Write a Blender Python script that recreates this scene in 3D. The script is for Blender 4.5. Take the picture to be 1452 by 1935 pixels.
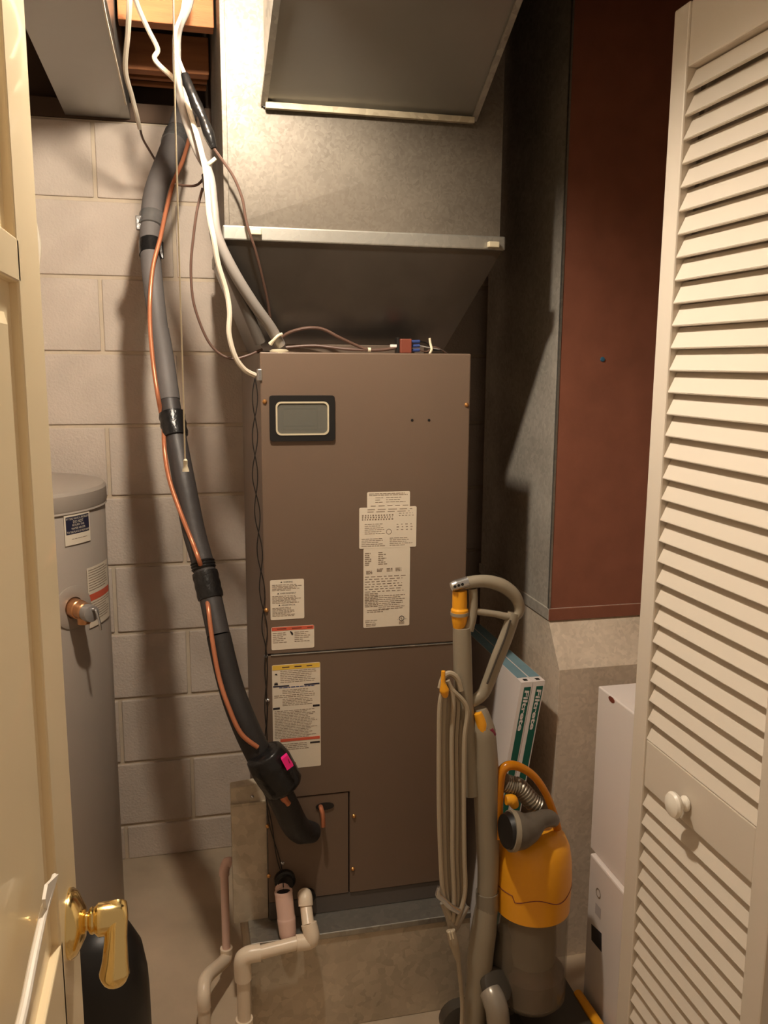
import bpy, bmesh, math, random
import numpy as np
from mathutils import Vector, Matrix
random.seed(7)
for o in list(bpy.data.objects): bpy.data.objects.remove(o)
S = bpy.context.scene
COL = S.collection
PI = math.pi

# ------------------------------------------------------------------ camera
F, CX, CY, H = 1631.556, 726.0, 967.5, 1.506
PITCH, ROLL, HEAD = math.radians(9.7225), math.radians(0.3657), math.radians(13.2243)
def _axes():
    c, s = math.cos(PITCH), math.sin(PITCH)
    f = Vector((0, c, -s)); u = Vector((0, s, c)); x = Vector((1, 0, 0))
    x2 = math.cos(ROLL)*x + math.sin(ROLL)*u
    u2 = -math.sin(ROLL)*x + math.cos(ROLL)*u
    R = Matrix.Rotation(-HEAD, 3, 'Z')
    return R @ x2, R @ u2, R @ f
AX, AU, AF = _axes()
cam = bpy.data.objects.new('camera', bpy.data.cameras.new('camera'))
COL.objects.link(cam)
cam.data.sensor_fit = 'VERTICAL'; cam.data.sensor_height = 36; cam.data.sensor_width = 27
cam.data.lens = F/1935*36; cam.data.clip_start = 0.02
m = Matrix.Identity(4)
for i in range(3):
    m[i][0], m[i][1], m[i][2] = AX[i], AU[i], -AF[i]
m[2][3] = H
cam.matrix_world = m
S.camera = cam
def ray(px, py):
    return AX*((px-CX)/F) - AU*((py-CY)/F) + AF
def PY(px, py, y):
    d = ray(px, py); d = d*(y/d.y); return Vector((d.x, y, d.z+H))
def PX(px, py, x):
    d = ray(px, py); d = d*(x/d.x); return Vector((x, d.y, d.z+H))
def PZ(px, py, z):
    d = ray(px, py); d = d*((z-H)/d.z); return Vector((d.x, d.y, z))

# ------------------------------------------------------------------ world, exposure
W = bpy.data.worlds.new('world'); S.world = W; W.use_nodes = True
W.node_tree.nodes['Background'].inputs[0].default_value = (1.0, 0.74, 0.52, 1)
W.node_tree.nodes['Background'].inputs[1].default_value = 0.115
BULB = Vector((0.08, 1.26, 2.20)); BULB_STRENGTH = 620.0; BULB_R = 0.03
S.view_settings.view_transform = 'Standard'; S.view_settings.look = 'None'
S.view_settings.exposure = 1.4; S.view_settings.gamma = 1.0
S.view_settings.use_curve_mapping = False

# ------------------------------------------------------------------ materials
def srgb(r, g, b):
    f = lambda c: (c/255/12.92) if c/255 <= .04045 else ((c/255+.055)/1.055)**2.4
    return (f(r), f(g), f(b), 1)
MATS = {}
def mat(name, col, rough=.5, metal=0., vary=0., vscale=8., bump=0., bscale=60., col2=None, trans=0., alpha=1., coat=0., stretch=(1, 1, 1), ior=1.45):
    if name in MATS: return MATS[name]
    M = bpy.data.materials.new(name); M.use_nodes = True
    nt = M.node_tree; b = nt.nodes['Principled BSDF']
    b.inputs['Base Color'].default_value = col
    b.inputs['Roughness'].default_value = rough
    b.inputs['Metallic'].default_value = metal
    b.inputs['Transmission Weight'].default_value = trans
    b.inputs['Alpha'].default_value = alpha
    b.inputs['Coat Weight'].default_value = coat
    b.inputs['IOR'].default_value = ior
    tc = nt.nodes.new('ShaderNodeTexCoord'); mp = nt.nodes.new('ShaderNodeMapping')
    mp.inputs['Scale'].default_value = stretch
    nt.links.new(tc.outputs['Object'], mp.inputs['Vector'])
    if vary > 0:
        n = nt.nodes.new('ShaderNodeTexNoise'); n.inputs['Scale'].default_value = vscale; n.inputs['Detail'].default_value = 5
        nt.links.new(mp.outputs[0], n.inputs['Vector'])
        mr = nt.nodes.new('ShaderNodeMapRange'); mr.inputs[1].default_value = .32; mr.inputs[2].default_value = .68
        nt.links.new(n.outputs[0], mr.inputs[0])
        mx = nt.nodes.new('ShaderNodeMix'); mx.data_type = 'RGBA'
        c2 = col2 or tuple(c*(1-vary) for c in col[:3])+(1,)
        mx.inputs[6].default_value = col; mx.inputs[7].default_value = c2
        nt.links.new(mr.outputs[0], mx.inputs[0])
        nt.links.new(mx.outputs[2], b.inputs['Base Color'])
    if bump > 0:
        n2 = nt.nodes.new('ShaderNodeTexNoise'); n2.inputs['Scale'].default_value = bscale; n2.inputs['Detail'].default_value = 6
        nt.links.new(mp.outputs[0], n2.inputs['Vector'])
        bp = nt.nodes.new('ShaderNodeBump'); bp.inputs['Strength'].default_value = bump; bp.inputs['Distance'].default_value = .004
        nt.links.new(n2.outputs[0], bp.inputs['Height']); nt.links.new(bp.outputs[0], b.inputs['Normal'])
    MATS[name] = M
    return M
def galv(name, c1, c2, rough=.42, metal=.85, scale=70., patch=None):
    if name in MATS: return MATS[name]
    M = bpy.data.materials.new(name); M.use_nodes = True
    nt = M.node_tree; b = nt.nodes['Principled BSDF']; L = nt.links.new
    tc = nt.nodes.new('ShaderNodeTexCoord')
    n0 = nt.nodes.new('ShaderNodeTexNoise'); n0.inputs['Scale'].default_value = 30; L(tc.outputs['Object'], n0.inputs['Vector'])
    ad = nt.nodes.new('ShaderNodeVectorMath'); ad.operation = 'MULTIPLY_ADD'
    L(n0.outputs[1], ad.inputs[0]); ad.inputs[1].default_value = (.03, .03, .03); L(tc.outputs['Object'], ad.inputs[2])
    v = nt.nodes.new('ShaderNodeTexVoronoi'); v.inputs['Scale'].default_value = scale; L(ad.outputs[0], v.inputs['Vector'])
    bw = nt.nodes.new('ShaderNodeRGBToBW'); L(v.outputs['Color'], bw.inputs[0])
    n = nt.nodes.new('ShaderNodeTexNoise'); n.inputs['Scale'].default_value = 5; n.inputs['Detail'].default_value = 6; L(tc.outputs['Object'], n.inputs['Vector'])
    ma = nt.nodes.new('ShaderNodeMath'); ma.operation = 'MULTIPLY_ADD'; L(bw.outputs[0], ma.inputs[0]); ma.inputs[1].default_value = .45
    mr = nt.nodes.new('ShaderNodeMapRange'); mr.inputs[1].default_value = .3; mr.inputs[2].default_value = .7; mr.inputs[4].default_value = .6; L(n.outputs[0], mr.inputs[0]); L(mr.outputs[0], ma.inputs[2])
    mx = nt.nodes.new('ShaderNodeMix'); mx.data_type = 'RGBA'; mx.inputs[6].default_value = c1; mx.inputs[7].default_value = c2
    L(ma.outputs[0], mx.inputs[0]); L(mx.outputs[2], b.inputs['Base Color'])
    rr = nt.nodes.new('ShaderNodeMapRange'); rr.inputs[3].default_value = rough-.1; rr.inputs[4].default_value = rough+.12
    L(ma.outputs[0], rr.inputs[0]); L(rr.outputs[0], b.inputs['Roughness'])
    b.inputs['Metallic'].default_value = metal
    bp = nt.nodes.new('ShaderNodeBump'); bp.inputs['Strength'].default_value = .12; bp.inputs['Distance'].default_value = .01
    L(n.outputs[0], bp.inputs['Height']); L(bp.outputs[0], b.inputs['Normal'])
    MATS[name] = M
    return M
def emit(name, col, strength):
    M = bpy.data.materials.new(name); M.use_nodes = True; b = M.node_tree.nodes['Principled BSDF']
    b.inputs['Base Color'].default_value = (0.9, .9, .85, 1)
    b.inputs['Emission Color'].default_value = col; b.inputs['Emission Strength'].default_value = strength
    return M

M_block = mat('painted_block', srgb(208, 193, 179), .85, 0, .13, 9, .55, 150)
M_mortar = mat('mortar', srgb(206, 190, 168), .9, 0, .1, 20, .3, 120)
M_conc = mat('concrete_floor', srgb(204, 184, 158), .6, 0, .35, 3.5, .15, 60)
M_wallpaint = mat('tan_wall_paint', srgb(176, 145, 92), .7, 0, .05, 10)
M_wood = mat('framing_wood', srgb(176, 112, 68), .7, 0, .3, 6, .15, 60, stretch=(1, 8, 8))
M_darkwood = mat('dark_subfloor', srgb(90, 70, 55), .8, 0, .3, 6)
M_galv = galv('galvanized', srgb(198, 194, 184), srgb(140, 136, 128))
M_galvd = galv('galvanized_dull', srgb(196, 182, 156), srgb(140, 128, 106), .5, .2)
M_spangle = galv('galvanized_spangle', srgb(116, 107, 95), srgb(78, 70, 60), 0.5, .3, 180)  # plenum copy of the spangled sheet, darkened to offset the near bulb's glare
M_return = galv('return_spangle', srgb(214, 206, 194), srgb(160, 152, 140), .5, .3, 110)  # return copy of the spangled sheet, lightened so its side looks more lit
M_boot = galv('boot_metal_lit', srgb(240, 224, 204), srgb(190, 174, 154), .55, .1, 110)  # duct metal lightened: the bright light on the boot is put into its colour
M_stand = galv('stand_metal', srgb(212, 198, 176), srgb(158, 146, 126), .5, .25, 60)
M_smooth = mat('smooth_sheet_metal', srgb(158, 156, 150), .38, .75, .12, 3)
M_brown = mat('brown_sheet', srgb(142, 88, 68), .5, .0, .18, 14, .1, 90)
M_furn = mat('furnace_paint', srgb(114, 95, 80), .42, .1, .06, 4, .03, 200)
M_furnd = mat('furnace_paint_dark', srgb(92, 85, 80), .45, .15)
M_black = mat('black_plastic', srgb(26, 24, 23), .4)
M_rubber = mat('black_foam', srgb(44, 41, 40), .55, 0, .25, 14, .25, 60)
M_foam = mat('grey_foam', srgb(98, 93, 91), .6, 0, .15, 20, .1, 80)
M_tape = mat('black_tape', srgb(24, 23, 23), .28, 0, 0, 1, .8, 40)
M_stape = mat('silver_tape', srgb(150, 148, 146), .25, .7, .2, 30, .4, 60)
M_copper = mat('copper', srgb(205, 130, 94), .35, .45, .2, 10)
M_label = mat('label_paper', srgb(222, 210, 190), .6)
M_ink = mat('label_ink', srgb(140, 122, 104), .7)
M_inkd = mat('label_ink_dark', srgb(38, 32, 34), .7)
M_red = mat('label_red', srgb(206, 92, 66), .6)
M_yel = mat('label_yellow', srgb(226, 186, 74), .6)
M_blue = mat('label_navy', srgb(34, 34, 56), .6)
M_brass = mat('brass', srgb(246, 218, 150), .16, 1.0)
M_screw = mat('screw_brass', srgb(205, 150, 90), .3, .8)
M_steel = mat('bright_steel', srgb(200, 200, 200), .22, .95)
M_glass = mat('smoky_pane', srgb(120, 118, 108), .12, 0, 0, 1, 0, 1, None, .0, .45)
M_white = mat('white_enamel', srgb(236, 228, 214), .35, 0, .02, 4)
M_bifold = mat('cream_door_paint', srgb(206, 195, 180), .38)
M_door = mat('ivory_door_paint', srgb(250, 230, 190), .3, 0, .06, 3, .12, 14, coat=.25, stretch=(1, 1, .15))
M_wcable = mat('white_cable', srgb(228, 216, 196), .5)
M_gcable = mat('grey_cable', srgb(150, 143, 136), .45)
M_flex = mat('flex_conduit', srgb(120, 105, 92), .45, .5, .2, 20)
M_conduit = mat('grey_conduit', srgb(118, 112, 106), .4, .6, .15, 8)
M_bwire = mat('brown_wire', srgb(92, 68, 57), .5)
M_pvc = mat('white_pvc', srgb(232, 214, 190), .3)
M_pvcp = mat('primed_pvc', srgb(226, 192, 178), .35)
M_heater = mat('heater_enamel', srgb(168, 157, 146), .38, .1)
M_cream = mat('cream_tie', srgb(226, 214, 186), .45)
M_vac = mat('vacuum_grey', srgb(150, 140, 122), .4, .15)
M_vacd = mat('vacuum_dark', srgb(70, 64, 56), .45)
M_vyel = mat('vacuum_yellow', srgb(232, 160, 34), .32, 0, .05, 12)
M_amber = mat('amber_plastic', srgb(222, 140, 20), .2, 0, 0, 1, 0, 1, None, .35)
M_clear = mat('clear_bin', srgb(150, 136, 116), .1, 0, 0, 1, 0, 1, None, 0, .30)
M_dirt = mat('bin_dirt', srgb(84, 54, 40), .9, 0, .5, 30, .5, 60)
M_purple = mat('purple_trigger', srgb(130, 34, 60), .4)
M_cord = mat('grey_cord', srgb(170, 156, 134), .5)
M_card = mat('white_carton', srgb(228, 218, 212), .55)
M_green = mat('filter_green', srgb(22, 92, 76), .5)
M_fblue = mat('filter_top', srgb(120, 150, 160), .55, 0, .15, 12)
M_pink = mat('pink_tag', srgb(250, 40, 140), .5)
M_lens = mat('dark_red', srgb(120, 60, 44), .5)
M_dblue = mat('blue_connector', srgb(48, 66, 120), .4)
M_clean = mat('pale_metal_clip', srgb(208, 196, 168), .4, .3)

# ------------------------------------------------------------------ mesh helpers
class MB:
    def __init__(s): s.bm = bmesh.new()
    def box(s, x0, x1, y0, y1, z0, z1, bev=0., seg=2):
        b = bmesh.new(); bmesh.ops.create_cube(b, size=1)
        for v in b.verts:
            v.co = Vector((x0+(v.co.x+.5)*(x1-x0), y0+(v.co.y+.5)*(y1-y0), z0+(v.co.z+.5)*(z1-z0)))
        if bev: bmesh.ops.bevel(b, geom=list(b.edges), offset=bev, segments=seg, affect='EDGES', profile=.5)
        return s.add(b)
    def add(s, b, M=None):
        if M is not None: b.transform(M)
        me = bpy.data.meshes.new('t'); b.to_mesh(me); b.free(); s.bm.from_mesh(me); bpy.data.meshes.remove(me); return s
    def poly(s, verts, faces):
        vs = [s.bm.verts.new(v) for v in verts]
        for f in faces: s.bm.faces.new([vs[i] for i in f])
        return s
    def prism(s, pts, d, bev=0.):
        """pts: planar loop of 3D points, extruded by vector d"""
        b = bmesh.new(); n = len(pts); d = Vector(d)
        a = [b.verts.new(Vector(p)) for p in pts]; c = [b.verts.new(Vector(p)+d) for p in pts]
        b.faces.new(a); b.faces.new(c[::-1])
        for i in range(n): b.faces.new((a[i], c[i], c[(i+1) % n], a[(i+1) % n]))
        bmesh.ops.recalc_face_normals(b, faces=list(b.faces))
        if bev: bmesh.ops.bevel(b, geom=list(b.edges), offset=bev, segments=2, affect='EDGES')
        return s.add(b)
    def tube(s, pts, r, seg=10, smooth=True, cap=True, sx=1., flat=None, n=6):
        pts = [Vector(p) for p in pts]
        rs = list(r) if hasattr(r, '__len__') else [r]*len(pts)
        if smooth and len(pts) > 2: pts, rs = catmull(pts, rs, n)
        rings = []; up = None
        for i, p in enumerate(pts):
            t = (pts[min(i+1, len(pts)-1)]-pts[max(i-1, 0)])
            if t.length < 1e-9: t = Vector((0, 0, 1))
            t.normalize()
            if up is None:
                ref = Vector((0, 1, 0)) if abs(t.y) < .9 else Vector((1, 0, 0))
                up = (ref - t*ref.dot(t)).normalized()
            else:
                up = (up - t*up.dot(t)); up.normalize()
            side = t.cross(up)
            rings.append([s.bm.verts.new(p + (side*math.cos(a)*sx + up*math.sin(a))*rs[i]) for a in [2*PI*k/seg for k in range(seg)]])
        for A, B in zip(rings, rings[1:]):
            for k in range(seg): s.bm.faces.new((A[k], A[(k+1) % seg], B[(k+1) % seg], B[k]))
        if cap: s.bm.faces.new(rings[0][::-1]); s.bm.faces.new(rings[-1])
        return s
    def lathe(s, origin, prof, axis=(0, 0, 1), seg=24, cap=True, sy=1.):
        """prof: (r,h) along axis"""
        o = Vector(origin); ax = Vector(axis).normalized()
        u = ax.orthogonal().normalized(); v = ax.cross(u)
        if abs(ax.z) > .99: u, v = Vector((1, 0, 0)), Vector((0, 1, 0))
        rings = [[s.bm.verts.new(o + ax*h + (u*math.cos(2*PI*k/seg) + v*math.sin(2*PI*k/seg)*sy)*max(r, 1e-5)) for k in range(seg)] for r, h in prof]
        for A, B in zip(rings, rings[1:]):
            for k in range(seg): s.bm.faces.new((A[k], A[(k+1) % seg], B[(k+1) % seg], B[k]))
        if cap: s.bm.faces.new(rings[0][::-1]); s.bm.faces.new(rings[-1])
        return s
def catmull(P, R, n=6):
    out, ro = [], []
    for i in range(len(P)-1):
        p0, p1, p2, p3 = P[max(i-1, 0)], P[i], P[i+1], P[min(i+2, len(P)-1)]
        for k in range(n):
            t = k/n
            out.append(.5*((2*p1)+(p2-p0)*t+(2*p0-5*p1+4*p2-p3)*t*t+(3*p1-p0-3*p2+p3)*t**3)); ro.append(R[i]*(1-t)+R[i+1]*t)
    out.append(P[-1]); ro.append(R[-1]); return out, ro
def wloc(o):
    v = Vector((0, 0, 0))
    while o: v += o.location; o = o.parent
    return v
def obj(name, mb, material, parent=None, smooth=False, **props):
    bm = mb.bm
    bmesh.ops.recalc_face_normals(bm, faces=list(bm.faces))
    me = bpy.data.meshes.new(name)
    cs = [v.co for v in bm.verts]
    lo = Vector([min(c[i] for c in cs) for i in range(3)]); hi = Vector([max(c[i] for c in cs) for i in range(3)])
    o0 = Vector(((lo.x+hi.x)/2, (lo.y+hi.y)/2, lo.z))
    bm.transform(Matrix.Translation(-o0)); bm.to_mesh(me); bm.free()
    me.materials.append(material)
    o = bpy.data.objects.new(name, me); COL.objects.link(o)
    if parent is not None: o.parent = parent
    o.location = o0 - (wloc(parent) if parent is not None else Vector((0, 0, 0)))
    if smooth:
        for p in me.polygons: p.use_smooth = True
        try: me.set_sharp_from_angle(angle=math.radians(35))
        except Exception: pass
    for k, v in props.items(): o[k] = v
    return o
def tag(o, label=None, category=None, group=None, kind=None):
    if label: o['label'] = label
    if category: o['category'] = category
    if group: o['group'] = group
    if kind: o['kind'] = kind
    return o
def empty(name, loc, label=None, category=None, group=None, kind=None):
    o = bpy.data.objects.new(name, None); COL.objects.link(o); o.location = loc; o.empty_display_size = .05
    return tag(o, label, category, group, kind)
def box(name, a, b, m, parent=None, bev=0., **k):
    return obj(name, MB().box(a[0], b[0], a[1], b[1], a[2], b[2], bev), m, parent, **k)
def tube(name, pts, r, m, parent=None, seg=10, **k):
    pr = {q: k.pop(q) for q in list(k) if q in ('label', 'category', 'group', 'kind')}
    return obj(name, MB().tube(pts, r, seg, **k), m, parent, True, **pr)
def path(L): return [PY(*p) for p in L]
FONT = bpy.data.fonts.load('<builtin>') if not bpy.data.fonts else bpy.data.fonts[0]
def text_bm(txt, size, bold=0.):
    c = bpy.data.curves.new('txt', 'FONT'); c.body = txt; c.size = size; c.align_x = 'CENTER'; c.align_y = 'CENTER'; c.offset = bold; c.resolution_u = 3
    o = bpy.data.objects.new('txt', c); COL.objects.link(o)
    dg = bpy.context.evaluated_depsgraph_get(); dg.update()
    me = bpy.data.meshes.new_from_object(o.evaluated_get(dg))
    b = bmesh.new(); b.from_mesh(me); bpy.data.objects.remove(o); bpy.data.curves.remove(c); bpy.data.meshes.remove(me)
    return b
def fit(b, w, h):
    xs = [v.co.x for v in b.verts]; ys = [v.co.y for v in b.verts]
    cx, cy = (min(xs)+max(xs))/2, (min(ys)+max(ys))/2; sx = w/(max(xs)-min(xs)); sy = h/(max(ys)-min(ys))
    for v in b.verts: v.co = Vector(((v.co.x-cx)*sx, (v.co.y-cy)*sy, 0))
    return b

# ------------------------------------------------------------------ the room
WY = 2.551
box('floor', (-1.3, -1.2, -.1), (1.5, 2.75, 0), M_conc, kind='structure')
wb = box('wall_back', (-1.0, WY+.006, -.02), (1.36, WY+.2, 2.142), M_mortar, kind='structure')
proto = {}
def block(x0, x1, z0, z1):
    key = (round(x1-x0, 3), round(z1-z0, 3))
    if key not in proto:
        o = box('block', (x0, WY, z0), (x1, WY+.03, z1), M_block, wb, .003); proto[key] = o.data
    else:
        o = bpy.data.objects.new('block', proto[key]); COL.objects.link(o); o.parent = wb
        o.location = Vector(((x0+x1)/2, WY+.015, z0)) - wb.location
for k in range(-1, 10):
    z1 = 1.9388 - .2032*k; z0 = max(z1-.2032, 0.0)
    off = -.205 if k % 2 else -.002
    x = off - 3*.4064
    while x < 1.34:
        a, b = max(x+.005, -.99), min(x+.4064-.005, 1.35)
        if b-a > .05: block(a, b, z0+(.005 if z0 > 0 else 0), z1-.005)
        x += .4064
box('wall_left', (-1.06, -.4, 0), (-.98, 2.75, 2.45), M_block, kind='structure')
box('wall_right', (1.34, 1.36, 0), (1.42, 2.75, 2.45), M_block, kind='structure')
box('wall_front', (.83, 1.30, 0), (1.42, 1.36, 2.45), M_wallpaint, kind='structure')
ceil = box('ceiling', (-1.06, .9, 2.45), (1.42, 2.75, 2.5), M_darkwood, kind='structure')
box('trim_1', (-1.0, WY, 2.143), (1.36, WY+.14, 2.19), M_darkwood, kind='structure')
box('trim_2', (-1.0, WY+.06, 2.19), (1.36, WY+.12, 2.45), M_darkwood, kind='structure')
for y0, z0, z1, t in ((1.99, 2.2, 2.45, .04), (2.30, 2.2, 2.285, .04), (2.375, 2.22, 2.232, .02), (2.43, 2.22, 2.232, .02), (2.485, 2.22, 2.23, .02), (1.21, 2.34, 2.45, .1), (1.05, 2.3, 2.45, .04)):
    box('joist', (-.1, y0, z0), (.094, y0+t, z1), M_wood, ceil, .002)

# panelled door, left, standing open
DX = -.125
d1 = empty('door_1', (DX, .5, 0), kind='structure', label='ivory moulded panel door standing open with brass lever handle')
ye = PX(102.5, 967, DX).y
ys0 = ye-.118
def door_slab():
    mb = MB()
    z = [0.012, .22, .80, .98, PX(10, 520, DX).z-.02, PX(20, 440, DX).z+.005, 1.93, 2.03]
    zs = [0.012]+[]
    mb.box(DX-.035, DX-.008, ye-.76, ye, .012, 2.03)
    mb.box(DX-.02, DX, ys0, ye, .012, 2.03, .002)             # stile
    mb.box(DX-.02, DX, ye-.76, ye-.645, .012, 2.03, .002)     # hinge stile
    for a, b in RAILS: mb.box(DX-.02, DX, ye-.66, ys0+.01, a, b, .002)
    return mb
zt = PX(20, 440, DX).z; zb2 = PX(8, 520, DX).z
RAILS = [(.012, .23), (.80, .97), (zb2, zt), (1.92, 2.03)]
obj('slab', door_slab(), M_door, d1)
for (za, zb) in ((.23, .80), (.97, zb2), (zt, 1.92)):
    # raised field inside the recess
    y1, y0 = ys0-.004, ye-.64
    i = .035
    mb = MB()
    P = [(DX-.018, y0, za), (DX-.018, y1, za), (DX-.018, y1, zb), (DX-.018, y0, zb), (DX-.004, y0+i, za+i), (DX-.004, y1-i, za+i), (DX-.004, y1-i, zb-i), (DX-.004, y0+i, zb-i)]
    mb.poly(P, [(0, 1, 5, 4), (1, 2, 6, 5), (2, 3, 7, 6), (3, 0, 4, 7), (4, 5, 6, 7)])
    obj('panel', mb, M_door, d1)
# brass lever
rc = PX(131, 1745, DX)
lv = empty('lever_handle', (0, 0, 0)); lv.parent = d1; lv.location = rc - d1.location
obj('rosette', MB().lathe(rc, [(.0335, 0), (.0335, .003), (.030, .008), (.020, .013), (.014, .016)], (1, 0, 0), 32), M_brass, lv, True)
obj('spindle', MB().lathe(rc, [(.009, .012), (.009, .018), (.0125, .020), (.0135, .022), (.0125, .024), (.0145, .026), (.0165, .028), (.0165, .050), (.0145, .053), (.004, .054)], (1, 0, 0), 28), M_brass, lv, True)
lx = rc.x+.046
lev = MB().tube([(lx, rc.y+.006, rc.z+.012), (lx, rc.y-.004, rc.z+.004), (lx-.001, rc.y-.014, rc.z-.012), (lx-.002, rc.y-.022, rc.z-.032), (lx-.003, rc.y-.025, rc.z-.044), (lx-.003, rc.y-.024, rc.z-.053)], [.0085, .010, .010, .0115, .0135, .010], 16, sx=1.1)
obj('lever', lev, M_brass, lv, True)
box('latch_plate', (DX-.03, ye-.001, rc.z-.028), (DX-.006, ye+.0012, rc.z+.028), M_brass, d1)

# bifold louvre door, right, folded open
BX = .74
b1 = empty('door_2', (BX, 1.1, .02), kind='structure', label='cream louvred bifold door leaf with round white knob')
yf = PX(1220, 967, BX).y            # far edge
yn = yf-.372                        # near edge
sw = .042
def bifold(x0, x1, parent, slats):
    box('stile', (x0, yf-sw, .02), (x1, yf, 2.03), M_bifold, parent, .003)
    box('stile', (x0, yn, .02), (x1, yn+sw, 2.03), M_bifold, parent, .003)
    zr = [(.02, .16), (PX(1203, 1475, BX).z, PX(1206, 1385, BX).z), (PX(1290, 132, BX).z, 2.03)]
    for a, b in zr:
        box('rail', (x0+.002, yn+sw, a), (x1-.002, yf-sw, b), M_bifold, parent, .003)
        
    if not slats: return zr
    pitch = .0337
    me = None
    for a, b in ((zr[0][1], zr[1][0]), (zr[1][1], zr[2][0])):
        n = int((b-a)/pitch+.3); p = (b-a)/n
        for i in range(n):
            zc = a+(i+.5)*p
            if me is None:
                mb = MB(); 
                # tilted blade: front edge low, back edge high
                pts = [(x0+.0015, yn+sw, zc-.0165), (x0+.0065, yn+sw, zc-.0185), (x0+.0215, yn+sw, zc+.0135), (x0+.0165, yn+sw, zc+.0155)]
                mb.prism(pts, (0, yf-sw-(yn+sw), 0), .0008)
                o = obj('slat', mb, M_bifold, parent); me = o.data; zoff = wloc(o).z-zc; base = o.location.copy()
            else:
                o = bpy.data.objects.new('slat', me); COL.objects.link(o); o.parent = parent
                o.location = Vector((base.x, base.y, zc+zoff-parent.location.z))
    return zr
zr = bifold(BX, BX+.028, b1, True)
kc = PX(1297, 1518, BX)
obj('knob', MB().lathe(kc, [(.012, 0), (.012, .003), (.0085, .006), (.0085, .010), (.014, .013), (.0195, .018), (.0205, .022), (.018, .026), (.010, .029), (.001, .030)], (-1, 0, 0), 28), M_white, b1, True)
b2 = empty('door_3', (BX+.034, 1.1, .02), kind='structure', label='second cream louvred leaf folded behind the knobbed leaf')
bifold(BX+.036, BX+.064, b2, True)

# ------------------------------------------------------------------ pull-chain lamp
lamp = empty('pull_chain_lamp', (BULB.x, BULB.y, 2.34), 'bare bulb lampholder with a long bead pull chain on the ceiling framing', 'lamp')
obj('lampholder', MB().lathe((BULB.x, BULB.y, 2.34), [(.05, 0), (.05, -.012), (.034, -.022), (.026, -.06), (.024, -.075)], seg=28), M_white, lamp, True)
obj('bulb', MB().lathe((BULB.x, BULB.y, BULB.z), [(.013, .05), (.016, .036), (.026, .016), (BULB_R, 0), (.0285, -.01), (.021, -.022), (.010, -.0285), (.0005, -.03)], seg=24), emit('bulb_glow', (1.0, .88, .72, 1), BULB_STRENGTH), lamp, True)
cy_ = 1.26
ch = [PY(326, -60, cy_), PY(328, 40, cy_), PY(331, 200, cy_), PY(335, 350, cy_), PY(341, 560, cy_), PY(347, 760, cy_), PY(350, 872, cy_)]
ch = [Vector((ch[0].x, cy_, 2.30))] + ch
tube('pull_chain', ch, .0011, M_cream, lamp, 6)
cb = PY(350.5, 870, cy_)
obj('chain_bell', MB().lathe(cb, [(.0015, .002), (.003, 0), (.003, -.004), (.0028, -.008), (.0045, -.013), (.005, -.016), (.001, -.0165)], seg=14), M_cream, lamp, True)

# ------------------------------------------------------------------ furnace (air handler)
FY = 1.80
fl, fr = PY(491, 668, FY).x, PY(891, 673, FY).x
ft, fs, fb = 1.529, PY(500, 1239, FY).z, .247
fu = empty('air_handler', ((fl+fr)/2, 2.08, fb), 'grey-brown painted air handler cabinet with stickers standing on a metal base', 'furnace')
box('cabinet', (fl+.001, FY+.02, fb), (fr-.001, FY+.56, ft-.002), M_furn, fu, .002)
box('upper_door', (fl, FY, fs+.0015), (fr, FY+.0195, ft), M_furn, fu, .003)
zk = .292
# lower door with the coil access cut-out at its lower left
ax1, az1 = PY(660, 1497, FY).x, PY(660, 1497, FY).z
mb = MB(); mb.prism([(fl, FY, az1+.0015), (ax1+.0015, FY, az1+.0015), (ax1+.0015, FY, zk), (fr, FY, zk), (fr, FY, fs-.0015), (fl, FY, fs-.0015)], (0, .0195, 0), .0015)
obj('lower_door', mb, M_furn, fu)
acc = box('access_panel', (fl, FY+.002, zk), (ax1-.001, FY+.0195, az1-.001), M_furn, fu, .0015)
box('base_rail', (fl, FY+.004, fb), (fr, FY+.0195, zk-.002), M_furnd, fu, .002)
box('drip_lip', (fl+.012, FY-.002, fs-.002), (fr-.004, FY+.004, fs+.0005), M_galv, fu, .0008)
# sight window
w0, w1 = PY(510, 834, FY), PY(632, 747, FY)
def rrect(x0, x1, z0, z1, r, y, n=5):
    P = []
    for cx, cz, a0 in ((x1-r, z1-r, 0), (x0+r, z1-r, 90), (x0+r, z0+r, 180), (x1-r, z0+r, 270)):
        for k in range(n+1):
            a = math.radians(a0+90*k/n); P.append(Vector((cx+r*math.cos(a), y, cz+r*math.sin(a))))
    return P
def ring(x0, x1, z0, z1, r, i, ri, y, t, i2=None):
    A = rrect(x0, x1, z0, z1, r, y); B = rrect(x0+i, x1-i, z0+i, z1-i, ri, y); mb = MB(); n = len(A)
    C = [p+Vector((0, t, 0)) for p in A]; D = [p+Vector((0, t, 0)) for p in B]
    V = A+B+C+D; Fc = []
    for k in range(n):
        j = (k+1) % n
        Fc += [(k, j, n+j, n+k), (k, 2*n+k, 2*n+j, j), (n+k, n+j, 3*n+j, 3*n+k)]
    mb.poly(V, Fc); return mb
win = obj('sight_window', ring(w0.x, w1.x, w0.z, w1.z, .006, .0135, .010, FY-.006, .006), M_black, fu)
i = .0125
obj('window_bezel', ring(w0.x+i, w1.x-i, w0.z+i, w1.z-i, .011, .0035, .009, FY-.0075, .007), M_clean, win)
obj('window_back', MB().prism(rrect(w0.x+.016, w1.x-.016, w0.z+.016, w1.z-.016, .009, FY-.001), (0, .0008, 0)), M_furnd, win)
gx0, gz0 = PY(535, 812, FY), PY(600, 765, FY)
box('gauge', (gx0.x, FY-.0025, gx0.z), (gz0.x, FY-.001, gz0.z), mat('gauge_grey', srgb(88, 84, 76), .3), win, .001)
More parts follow.
